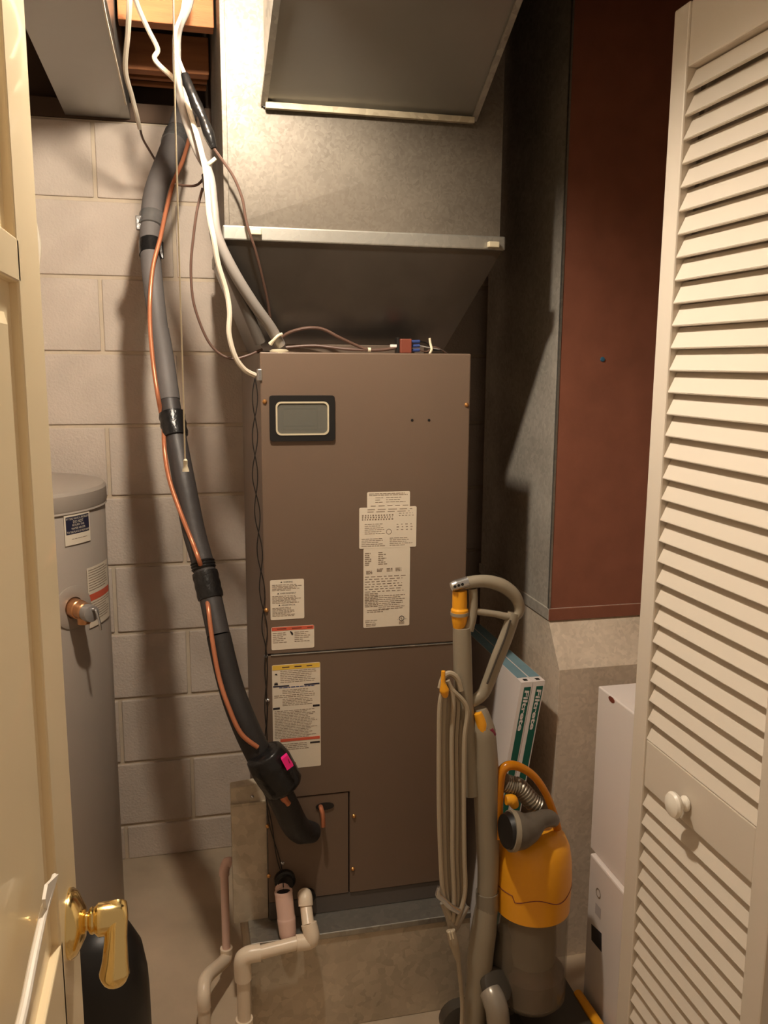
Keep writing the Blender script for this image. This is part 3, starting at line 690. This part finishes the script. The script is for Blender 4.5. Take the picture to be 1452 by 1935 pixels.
# ------------------------------------------------------------------ cables
def cable(name, L, r, m, label, cat='cable', seg=8, n=6):
    return tube(name, path(L), r, m, None, seg, n=n, label=label, category=cat)
cable('white_cable', [(246, -40, 1.75), (245, 0, 1.78), (242, 60, 1.86), (237, 130, 1.97), (249, 180, 2.06), (258, 215, 2.12), (264, 242, 2.18)], .0052, M_wcable, 'beige jacketed cable dropping beside the ceiling duct edge')
cable('brown_wire', [(264, 240, 2.18), (270, 262, 2.24), (283, 285, 2.30), (298, 310, 2.36)], .0028, M_bwire, 'thin brown wire reaching from the beige cable to the insulated pipe', 'wire')
cable('string', [(192, -30, 1.40), (196, 10, 1.44), (210, 75, 1.58), (225, 140, 1.75), (238, 198, 1.92)], .0016, M_wcable, 'thin white string hanging along the ceiling duct corner', 'string')
cable('white_cable', [(250, -20, 1.85), (262, 15, 1.9), (280, 55, 1.95), (298, 92, 1.99), (292, 108, 1.99), (300, 122, 1.97), (326, 146, 1.93), (346, 172, 1.90), (360, 215, 1.83), (374, 262, 1.775), (388, 320, 1.738), (392, 365, 1.725), (396, 410, 1.722), (404, 450, 1.722), (413, 500, 1.735), (428, 550, 1.75), (434, 590, 1.755), (433, 630, 1.76), (444, 672, 1.77), (462, 698, 1.785), (482, 709, 1.80)], .0052, M_wcable, 'cream cable looping down to the clip on the cabinet side')
cable('conduit', [(362, -30, 1.86), (356, 10, 1.87), (337, 55, 1.88), (334, 100, 1.88), (337, 160, 1.87), (348, 215, 1.86), (372, 282, 1.80), (396, 330, 1.762), (404, 390, 1.747), (411, 445, 1.742), (440, 510, 1.754), (478, 572, 1.782), (512, 620, 1.815), (530, 652, 1.835)], [.0085]*9+[.0095, .011, .011, .0115, .0115], M_gcable, 'thick grey flexible conduit running down to the cabinet top', 'conduit', 12)
cable('conduit', [(392, 330, 1.780), (402, 400, 1.770), (412, 462, 1.766), (438, 520, 1.78), (466, 585, 1.80), (492, 648, 1.818)], .0115, M_conduit, 'dark grey metal conduit slanting behind the light conduit', 'conduit', 12)
cable('white_cable', [(352, -30, 1.80), (345, 20, 1.80), (333, 55, 1.80), (331, 90, 1.80), (338, 112, 1.79), (350, 142, 1.78)], .0035, M_wcable, 'slim pale cable entering the black taped splice')
sp2 = tube('taped_splice', path([(349, 140, 1.78), (356, 160, 1.775), (364, 180, 1.77), (372, 200, 1.77), (383, 222, 1.765), (394, 252, 1.76), (404, 280, 1.757)]), [.007, .009, .0095, .0115, .0085, .0115, .006], M_tape, None, 12, label='lumpy black electrical tape splice between the cables', category='splice')
cable('brown_wire', [(404, 280, 1.757), (422, 305, 1.757), (442, 335, 1.757), (458, 375, 1.757), (464, 410, 1.757), (471, 438, 1.757), (482, 470, 1.768), (495, 520, 1.795), (507, 575, 1.828), (516, 640, 1.865)], .0027, M_bwire, 'brown thermostat wire clipped across the plenum flange', 'wire')
cable('brown_wire', [(397, 318, 1.83), (375, 348, 1.86), (350, 351, 1.9), (332, 348, 1.95)], .0026, M_bwire, 'short brown wire curving back from the conduit bundle', 'wire')
cable('brown_wire', [(383, 356, 1.83), (373, 395, 1.82), (366, 445, 1.82), (361, 500, 1.82), (364, 560, 1.82), (376, 605, 1.82), (394, 645, 1.82), (415, 668, 1.82), (440, 678, 1.82), (468, 672, 1.82), (496, 660, 1.83)], .0027, M_bwire, 'brown wire hanging in a wide loop left of the cabinet', 'wire')
cable('brown_wire', [(530, 640, 1.83), (548, 628, 1.82), (580, 620, 1.81), (610, 622, 1.81), (640, 637, 1.81), (672, 652, 1.815), (697, 661, 1.815), (725, 661, 1.815), (748, 657, 1.815)], .0034, M_bwire, 'arched brown wire along the top of the cabinet', 'wire')
tube('zip_tie', path([(511, 650, 1.815), (517, 643, 1.81), (525, 635, 1.81), (533, 631, 1.815)]), [.0048, .003, .003, .003], M_cream, None, 8, label='cream zip tie around the conduit at the cabinet top', category='zip tie')
tube('zip_tie', path([(394, 310, 1.765), (401, 305, 1.76), (408, 299, 1.758)]), .004, M_cream, None, 8, label='cream zip tie on the cable bundle beside the plenum', category='zip tie')
tw = []
for k in range(46):
    t = k/45; py = 715+ (1655-715)*t
    base = 482+ (503-482)*min(1, max(0, (py-900)/330)) + (30)*max(0, (py-1500)/150)**1.3
    amp = 5 if py < 1200 else 2.5
    tw.append((base, py, amp*math.sin(k*.9)))
fz = lambda p: FY-.006
cable('twisted_wire', [(b+a, py, FY-.006) for b, py, a in tw], .0011, M_black, 'pair of thin black wires twisted down the cabinet corner', 'wire', 6, 3).name = 'twisted_wire'
w2 = [(b-a, py, FY-.0075) for b, py, a in tw] + [(537, 1690, 1.745)]
o2 = tube('strand', path(w2), .0011, M_black, bpy.data.objects['twisted_wire'], 6, n=3)
cable('white_cable', [(50, 375, 2.5), (60, 405, 2.52), (70, 440, 2.53), (74, 470, 2.53), (71, 500, 2.53), (66, 530, 2.52), (60, 600, 2.52), (74, 690, 2.53), (82, 740, 2.53), (82, 785, 2.53), (76, 860, 2.50), (60, 905, 2.42)], .0065, M_wcable, 'white cable snaking down the block wall behind the ivory door')

# ------------------------------------------------------------------ PVC drains
pv = empty('pvc_drain', PY(540, 1800, 1.70), 'white PVC condensate drain stepping along the base front to the floor', 'pipe')
yq = 1.69
A_, B_, C_, D_ = PY(577, 1697, 1.745), PY(586, 1765, yq), PY(467, 1803, yq), None
tube('drain_nipple', [PY(580, 1690, FY+.0), A_], .0125, M_pvc, pv, 14, smooth=False)
tube('elbow', [A_+Vector((0, .012, .0)), A_, PY(578, 1712, 1.735)], .0165, M_pvc, pv, 16)
tube('drain_pipe', [PY(578, 1708, 1.74), PY(583, 1750, 1.70)], .0135, M_pvc, pv, 14, smooth=False)
tube('elbow', [PY(584, 1745, 1.70), PY(589, 1768, yq), PY(585, 1778, yq), PY(560, 1782, yq)], .0175, M_pvc, pv, 16)
tube('drain_pipe', [PY(565, 1781, yq), PY(480, 1803, yq)], .0145, M_pvc, pv, 16, smooth=False)
e1 = PY(462, 1812, yq)
tube('elbow', [PY(492, 1800, yq), PY(470, 1804, yq), PY(459, 1813, yq), PY(459, 1835, yq), PY(460, 1850, yq)], .0185, M_pvc, pv, 16)
lowp = PY(460, 1845, yq)
tube('drain_pipe', [lowp, Vector((lowp.x, lowp.y, .06))], .0145, M_pvc, pv, 16, smooth=False)
tube('drain_tee', [Vector((lowp.x, lowp.y, .10)), Vector((lowp.x, lowp.y, .0))], .019, M_pvc, pv, 16, smooth=False)
tube('drain_pipe', [Vector((lowp.x, lowp.y, .055)), Vector((lowp.x-.09, lowp.y+.01, .055))], .0155, M_pvc, pv, 16, smooth=False)
st = empty('pvc_cleanout', PY(543, 1772, 1.72), 'open-topped pinkish PVC cleanout tee with a float switch wire', 'pipe')
c0, c1 = PY(536, 1686, 1.745), PY(545, 1771, 1.725)
obj('cleanout_tube', MB().tube([c0, c0.lerp(c1, .5), c0.lerp(c1, .6), c0.lerp(c1, .95), c1], [.0195, .0195, .0205, .0185, .013], 20), M_pvcp, st, True)
ax_ = (c1-c0).normalized()
obj('cleanout_mouth', MB().lathe(c0-ax_*.0006, [(.0001, 0), (.0155, 0), (.0155, .0004)], -ax_, 18), M_black, st)
obj('cleanout_rim', MB().lathe(c0-ax_*.001, [(.0150, .0), (.0150, .002), (.020, .002), (.020, -.003)], -ax_, 20, cap=False), M_pvcp, st, True)
tube('tee_branch', [c0.lerp(c1, .35), c0.lerp(c1, .3)+Vector((0, .05, .012))], .0165, M_pvcp, st, 16, smooth=False)
pl = empty('pvc_riser', PY(420, 1830, 1.93), 'thin pinkish PVC riser pipe on the floor beside the metal upright', 'pipe')
yl = 1.93
ra, rb = PY(424, 1645, yl), PY(418, 1822, yl); rb.x = ra.x
tube('riser_elbow', [PY(437, 1630, yl), PY(429, 1630, yl), ra, ra-Vector((0, 0, .012))], .0125, M_pvcp, pl, 14)
tube('riser_pipe', [ra, Vector((ra.x, yl, .075))], .0098, M_pvcp, pl, 14, smooth=False)
q0 = Vector((ra.x, yl, .09)); q1 = PY(385, 1880, 1.78)
tube('riser_sweep', [q0+Vector((0, 0, .012)), q0-Vector((.004, .01, .012)), q1+Vector((.008, .04, .012)), q1, Vector((q1.x, q1.y-.004, q1.z-.03))], .0155, M_pvc, pl, 16)
tube('riser_pipe', [q1-Vector((0, .003, .02)), Vector((q1.x, q1.y-.004, 0))], .014, M_pvc, pl, 14, smooth=False)

# ------------------------------------------------------------------ air filters
lean = .155
for k in range(2):
    f0 = PY(972 + 0*k, 1291, 1.80)
    w = .029
    xt = .7565 + k*(w+.0015); ztop = PY(985, 1290, 1.80).z
    fo = empty('air_filter', (xt-lean*ztop*.5, 2.0, 0), ('boxed pleated air filter with green spine leaning next to the vacuum', 'second boxed air filter with green spine leaning against the return duct')[k], 'air filter', 'boxed furnace filters')
    xb = xt - lean*ztop
    D = .46
    def sl_(u, z, y): return Vector((xb+u+lean*z, y, z))
    obj('carton', MB().poly([sl_(u, z, y) for z in (0.001, ztop) for y in (1.80, 1.80+D) for u in (0, w)], [(0, 1, 3, 2), (4, 6, 7, 5), (0, 4, 5, 1), (2, 3, 7, 6), (0, 2, 6, 4), (1, 5, 7, 3)]), M_card, fo)
    obj('top_print', MB().poly([sl_(.001, ztop+.0005, 1.80+.03), sl_(w-.001, ztop+.0005, 1.80+.03), sl_(w-.001, ztop+.0005, 1.8+D), sl_(.001, ztop+.0005, 1.8+D)], [(0, 1, 2, 3)]), M_fblue, fo)
    obj('hand_slot', MB().poly([sl_(.010, ztop+.0006, 1.808), sl_(.020, ztop+.0006, 1.808), sl_(.020, ztop+.0006, 1.82), sl_(.010, ztop+.0006, 1.82)], [(0, 1, 2, 3)]), M_black, fo)
    obj('green_spine', MB().poly([sl_(.009, .03, 1.7994), sl_(w-.003, .03, 1.7994), sl_(w-.003, ztop-.012, 1.7994), sl_(.009, ztop-.012, 1.7994)], [(0, 1, 2, 3)]), M_green, fo)
    b = fit(text_bm('Filtrete', .02, .0006), .100, .0115)
    ang = math.atan(lean)
    b.transform(Matrix.Translation(sl_(.0175, ztop-.070, 1.7988)) @ Matrix.Rotation(ang, 4, 'Y') @ Matrix.Rotation(PI/2, 4, 'X') @ Matrix.Rotation(-PI/2, 4, 'Z'))
    mb = MB(); mb.add(b); obj('lettering', mb, M_card, fo)

# ------------------------------------------------------------------ cartons by the bifold
wy1 = 1.60
wx = PY(1111, 1700, wy1).x
zl = PY(1112, 1612, wy1).z; zu = PY(1131, 1296, wy1+.02).z
cb1 = empty('white_carton', (wx+.15, 1.49, 0), 'white cardboard carton with a small black label standing on the floor', 'carton')
box('carton_body', (wx, 1.372, 0), (wx+.30, wy1, zl), M_card, cb1, .004)
def onx(px, py): return PX(px, py, wx-.0006)
q = [onx(1118, 1746), onx(1137, 1764), onx(1137, 1799), onx(1118, 1776)]
obj('black_label', MB().prism(q, (.0006, 0, 0)), mat('label_charcoal', srgb(58, 54, 56), .5), cb1)
def strip(px0, py0, px1, py1, m, name, parent, dy=0):
    a, b = onx(px0, py0), onx(px1, py1); mb = MB().poly([(wx-.0006, a.y, a.z), (wx-.0006, b.y, a.z), (wx-.0006, b.y, b.z), (wx-.0006, a.y, b.z)], [(0, 1, 2, 3)]); return obj(name, mb, m, parent)
cc = onx(1131, 1688)
obj('round_emblem', MB().poly([cc+Vector((0, math.cos(a)*r, math.sin(a)*r)) for r in (.008, .011) for a in [2*PI*k/16 for k in range(16)]], [(k, (k+1) % 16, 16+(k+1) % 16, 16+k) for k in range(16)]), M_ink, cb1)
strip(1126, 1705, 1135, 1738, mat('label_pale', srgb(188, 180, 178), .6), 'print', cb1)
cb2 = empty('white_carton', (wx+.17, 1.50, zl), 'tall white cardboard carton with slot handle on top of the labelled carton', 'carton')
w2x = PY(1131, 1296, wy1+.02).x
box('carton_body', (w2x, 1.375, zl+.0005), (w2x+.26, wy1+.02, zu), M_card, cb2, .003)
hs = PX(1156, 1322, w2x-.0006)
obj('slot_handle', MB().prism([Vector((w2x-.0008, hs.y+math.cos(a)*.013, hs.z+.0+math.sin(a)*.006)) for a in [2*PI*k/16 for k in range(16)]], (.0008, 0, 0)), M_lens, cb2)

# ------------------------------------------------------------------ upright vacuum
vy = 1.53
vc = empty('vacuum_cleaner', (.62, vy, 0), 'grey and yellow upright vacuum cleaner with wrapped cord and clear bin', 'vacuum')
V = lambda px, py, y=vy: PY(px, py, y)
def vt_(name, L, r, m, parent=vc, seg=14, **k): return tube(name, [V(*p) for p in L], r, m, parent, seg, **k)
vt_('wand_tube', [(873, 1185), (874, 1230), (876, 1300), (880, 1360), (886, 1430), (890, 1500)], [.0175, .0185, .0185, .0185, .018, .017], M_vac)
hd = vt_('handle', [(858, 1108), (880, 1102), (915, 1098), (948, 1106), (972, 1124), (982, 1146), (978, 1162), (964, 1166), (935, 1160), (905, 1156), (893, 1152)], [.010, .012, .0125, .0135, .0125, .0105, .0095, .008, .0065, .0065, .007], M_vac, seg=14)
vt_('handle_upright', [(894, 1112), (895, 1140), (892, 1165), (884, 1190)], [.0085, .0085, .0095, .012], M_vac)
vt_('handle_strut', [(972, 1158), (958, 1200), (940, 1245), (923, 1290), (912, 1312), (893, 1326), (884, 1330)], [.010, .0105, .0105, .010, .0095, .009, .009], M_vac, sx=1.35)
vt_('strut_groove', [(965, 1172, vy-.0125), (955, 1205, vy-.0125), (938, 1248, vy-.0125), (921, 1292, vy-.0125)], .0022, M_vacd, hd, 6)
vt_('handle_tip', [(853, 1109, vy-.004), (862, 1106, vy-.004), (874, 1102, vy-.004), (884, 1099, vy-.004)], [.008, .0105, .0105, .011], M_steel)
for k in range(3):
    c = V(860+7*k, 1108-2*k, vy-.0145); obj('tip_slot', MB().lathe(c, [(.0028, 0), (.0028, .002)], (0, -1, 0), 10), M_black, vc)
yw_ = vt_('wand_cuff', [(869, 1116), (869, 1140), (869, 1148), (869, 1152), (869, 1158), (868, 1176), (866, 1188)], [.014, .0145, .0145, .017, .017, .014, .010], M_vyel)
vt_('cuff_ring', [(869, 1156), (869, 1162)], .0178, M_vac, yw_, 18, smooth=False)
# body spine
sp0 = [(908, 1338), (912, 1380), (917, 1450), (921, 1540), (923, 1640), (921, 1690)]
vt_('body_spine', sp0, [.012, .026, .027, .025, .022, .021], M_vac, sx=1.0, seg=18)
vt_('spine_collar', [(921, 1684), (921, 1716)], .0235, mat('collar_grey', srgb(136, 128, 114), .3, .2), vc, 20, smooth=False)
vt_('lower_duct', [(920, 1712), (914, 1760), (908, 1810), (905, 1860), (898, 1910), (893, 1960)], [.023, .027, .027, .026, .025, .024], M_vac, seg=18)
vt_('release_catch', [(903, 1347, vy-.012), (910, 1366, vy-.012), (913, 1384, vy-.012)], [.008, .0115, .012], M_vyel)
vt_('trigger', [(917, 1374, vy-.014), (927, 1381, vy-.014), (936, 1389, vy-.014)], [.009, .008, .003], M_purple)
# cord bundle and hooks
ro = random.Random(3)
for k in range(7):
    x0 = 829+8.0*k; dy = vy-.026+.008*(k % 3)
    top = 1275+abs(k-2)*5
    vt_('cord_strand', [(842+k*1.5, top+6, dy), (x0+3+k*.4, top+42, dy), (x0+1, 1400, dy), (x0+2+ro.uniform(-2, 2), 1520, dy), (x0+4-k*.5, 1620, dy), (x0+9-k*1.2, 1690, dy), (852+k*1.5, 1735+2*k, dy)], .0046, M_cord, seg=8)
vt_('cord_arch', [(832, 1300, vy-.02), (838, 1280, vy-.02), (850, 1272, vy-.02), (864, 1282, vy-.02), (872, 1305, vy-.02)], .0055, M_cord, seg=8)
vt_('cord_arch', [(838, 1302, vy-.012), (845, 1278, vy-.012), (858, 1276, vy-.012), (872, 1295, vy-.012), (879, 1330, vy-.012)], .0055, M_cord, seg=8)
hk = vt_('cord_hook', [(838, 1268, vy-.036), (838, 1290, vy-.036), (840, 1304, vy-.034), (842, 1316, vy-.03)], [.004, .0045, .0095, .005], M_vyel, seg=12)
vt_('cord_hook', [(866, 1722, vy-.03), (850, 1712, vy-.034), (838, 1700, vy-.034), (828, 1690, vy-.034), (830, 1676, vy-.034)], [.007, .0065, .006, .006, .004], M_steel)
vt_('cord_bracket', [(836, 1706, vy-.02), (848, 1730, vy-.02), (858, 1752, vy-.02), (868, 1740, vy-.015), (884, 1712, vy-.01)], [.005, .008, .01, .007, .005], mat('bracket_grey', srgb(160, 150, 136), .35, .3))
vt_('cord_plug', [(852, 1758, vy-.036), (858, 1782, vy-.036), (866, 1812, vy-.03)], [.009, .010, .006], M_cord)
for dx in (0, 5): vt_('plug_prong', [(849+dx, 1761-dx*.3, vy-.044), (852+dx, 1775-dx*.3, vy-.045)], .0018, M_cream, seg=6, smooth=False)
vt_('cord_tail', [(866, 1812, vy-.03), (870, 1850, vy-.025), (874, 1900, vy-.02), (872, 1960, vy-.02)], .0046, M_cord, seg=8)
# bin: clear cylinder, yellow cyclone cover
bc = V(1008, 1760); bcx, bcy = bc.x, vy+.005
br = .074
zb0, zb1_ = V(1008, 1878, bcy).z, V(1008, 1690, bcy).z
obj('clear_bin', MB().lathe((bcx, bcy, 0), [(br*.9, zb0), (br, zb0+.01), (br, zb1_), (br-.003, zb1_), (br-.003, zb0+.012)], seg=44), M_clear, vc, True)
obj('inner_cyclone', MB().lathe((bcx, bcy, 0), [(.05, zb0+.09), (.052, zb0+.12), (.046, zb1_)], seg=28), mat('cyclone_grey', srgb(104, 92, 76), .5), vc, True)
obj('bin_dirt', MB().lathe((bcx, bcy, 0), [(br*.88, zb0+.005), (br*.95, zb0+.02), (br*.95, zb0+.065), (br*.6, zb0+.085), (.001, zb0+.08)], seg=24), M_dirt, vc, True)
zy0, zy1 = V(1005, 1702, bcy).z, V(1005, 1600, bcy).z
cov = obj('cyclone_cover', MB().lathe((bcx-.003, bcy, 0), [(br-.002, zy0-.012), (br+.004, zy0-.008), (br+.005, zy0+.03), (br+.006, zy0+.06), (br+.004, zy0+.10), (br-.001, zy0+.13), (br-.010, zy0+.150), (.044, zy0+.163), (.001, zy0+.168)], seg=44), M_vyel, vc, True)
ypts = []
for k in range(41):
    a = -PI+PI*k/40; z = zy0+.045 + (.007*math.cos(k*.38) if 8 < k < 32 else .006)
    ypts.append(Vector((bcx-.003+(br+.0055)*math.cos(a), bcy+(br+.0055)*math.sin(a), z)))
obj('cover_joint', MB().tube(ypts, .0011, 6, smooth=False), M_lens, cov)
am = vt_('carry_handle', [(941, 1582, vy-.01), (941, 1530, vy-.01), (944, 1480, vy-.01), (951, 1454, vy-.01), (968, 1446, vy-.01), (992, 1454, vy-.01), (1014, 1472, vy-.01), (1033, 1502, vy-.01), (1045, 1532, vy-.01), (1054, 1566, vy-.01)], [.011, .011, .0105, .010, .0095, .0085, .008, .0078, .008, .009], M_amber, seg=14)
hp = [(952, 1478, vy), (964, 1483, vy), (978, 1486, vy), (990, 1497, vy), (1003, 1512, vy), (1016, 1522, vy)]
ho = MB(); hpts, _ = catmull([V(*p) for p in hp], [1]*len(hp), 9)
ho.tube(hpts, [.019*(1.0 if k % 3 else .86) for k in range(len(hpts))], 16, smooth=False)
obj('hose', ho, mat('hose_grey', srgb(150, 142, 128), .3, .5), vc, True)
vt_('hose_cuff', [(956, 1512, vy-.02), (968, 1512, vy-.02), (974, 1524, vy-.02)], [.010, .012, .008], M_vyel)
nz = vt_('brush_tool', [(966, 1570, vy-.055), (985, 1568, vy-.055), (1000, 1563, vy-.053), (1020, 1550, vy-.048), (1036, 1546, vy-.04), (1046, 1550, vy-.028)], [.0385, .037, .030, .0185, .0175, .014], mat('tool_grey', srgb(94, 86, 76), .4), seg=22)
vt_('tool_rim', [(963, 1570, vy-.055), (972, 1570, vy-.055)], .0398, M_vac, nz, 24, smooth=False)
vt_('brush_bristles', [(955, 1571, vy-.056), (964, 1570, vy-.055)], [.033, .037], M_black, nz, 22, smooth=False)
# lower hose elbow and floor head
ew = obj('hose_collar', MB().lathe(V(938, 1862, vy-.03), [(.036, -.006), (.037, 0), (.034, .008), (.026, .012)], (0.35, -.55, .65), 26), M_vacd, vc, True)
vt_('hose_elbow', [(926, 1872, vy-.04), (934, 1890, vy-.055), (941, 1918, vy-.06), (944, 1975, vy-.05)], [.022, .024, .024, .023], mat('elbow_grey', srgb(160, 152, 140), .28, .35), seg=20)
vt_('motor_bucket', [(955, 1755, vy+.02), (950, 1800, vy+.02), (948, 1860, vy+.02), (955, 1900, vy+.02)], [.02, .034, .036, .03], M_vacd)
hx0, hx1, hy0, hy1 = .60, .828, 1.42, 1.70
obj('floor_head', MB().prism([(hx0, hy0, .004), (hx1, hy0, .004), (hx1+.004, hy0, .05), (hx1-.012, hy0, .125), (hx0+.06, hy0, .13), (hx0, hy0, .10)], (0, hy1-hy0, 0), .006), M_vacd, vc)
tA, tB = PX(1092, 1876, .822), PX(1128, 1930, .822)
tB = tA + (tB-tA)*1.5
obj('head_trim', MB().tube([tA+Vector((0, .006, .0)), tA, tA.lerp(tB, .5), tB], [.004, .010, .011, .011], 10, smooth=False, sx=.8), M_vyel, vc, True)
obj('wheel', MB().lathe((.57, 1.50, .045), [(.045, 0), (.045, .03), (.03, .034)], (0, -1, 0), 24), M_vacd, vc, True)
obj('wheel', MB().lathe((.57, 1.66, .045), [(.045, 0), (.045, .03), (.03, .034)], (0, -1, 0), 24), M_vacd, vc, True)

# ------------------------------------------------------------------ black bin and white wand by the door
bb = empty('waste_bin', (0, 0, 0), 'rounded black plastic bin on the floor behind the brass lever', 'bin')
cN = PY(190, 1860, 1.50); bb.location = (cN.x, 1.50, 0)
zt2 = PY(215, 1790, 1.42).z
obj('bin_body', MB().lathe((cN.x, 1.5, 0), [(.078, 0), (.082, .01), (.088, zt2*.45), (.087, zt2*.70)], seg=40), M_black, bb, True)
obj('bin_lid', MB().lathe((cN.x, 1.5, 0), [(.087, zt2*.70), (.085, zt2*.78), (.077, zt2*.88), (.06, zt2*.95), (.035, zt2*.99), (.001, zt2)], seg=40), M_black, bb, True)
wn = empty('white_wand', PX(40, 1935, DX+.03), 'slim white plastic wand with a flat tip leaning by the ivory door', 'wand')
wp = [PX(28, 1975, DX+.012), PX(45, 1905, DX+.012), PX(66, 1800, DX+.012), PX(85, 1715, DX+.012), PX(103, 1655, DX+.012)]
tube('shaft', wp, [.0033, .0033, .0032, .003, .0022], M_white, wn, 10)
tA, tB, tC, tD = PX(105, 1652, DX+.012), PX(84, 1672, DX+.012), PX(79, 1700, DX+.012), PX(83, 1722, DX+.012)
obj('flat_tip', MB().prism([tA, tB, tC, tD, PX(88, 1712, DX+.012)], (.0025, 0, 0)), M_white, wn)
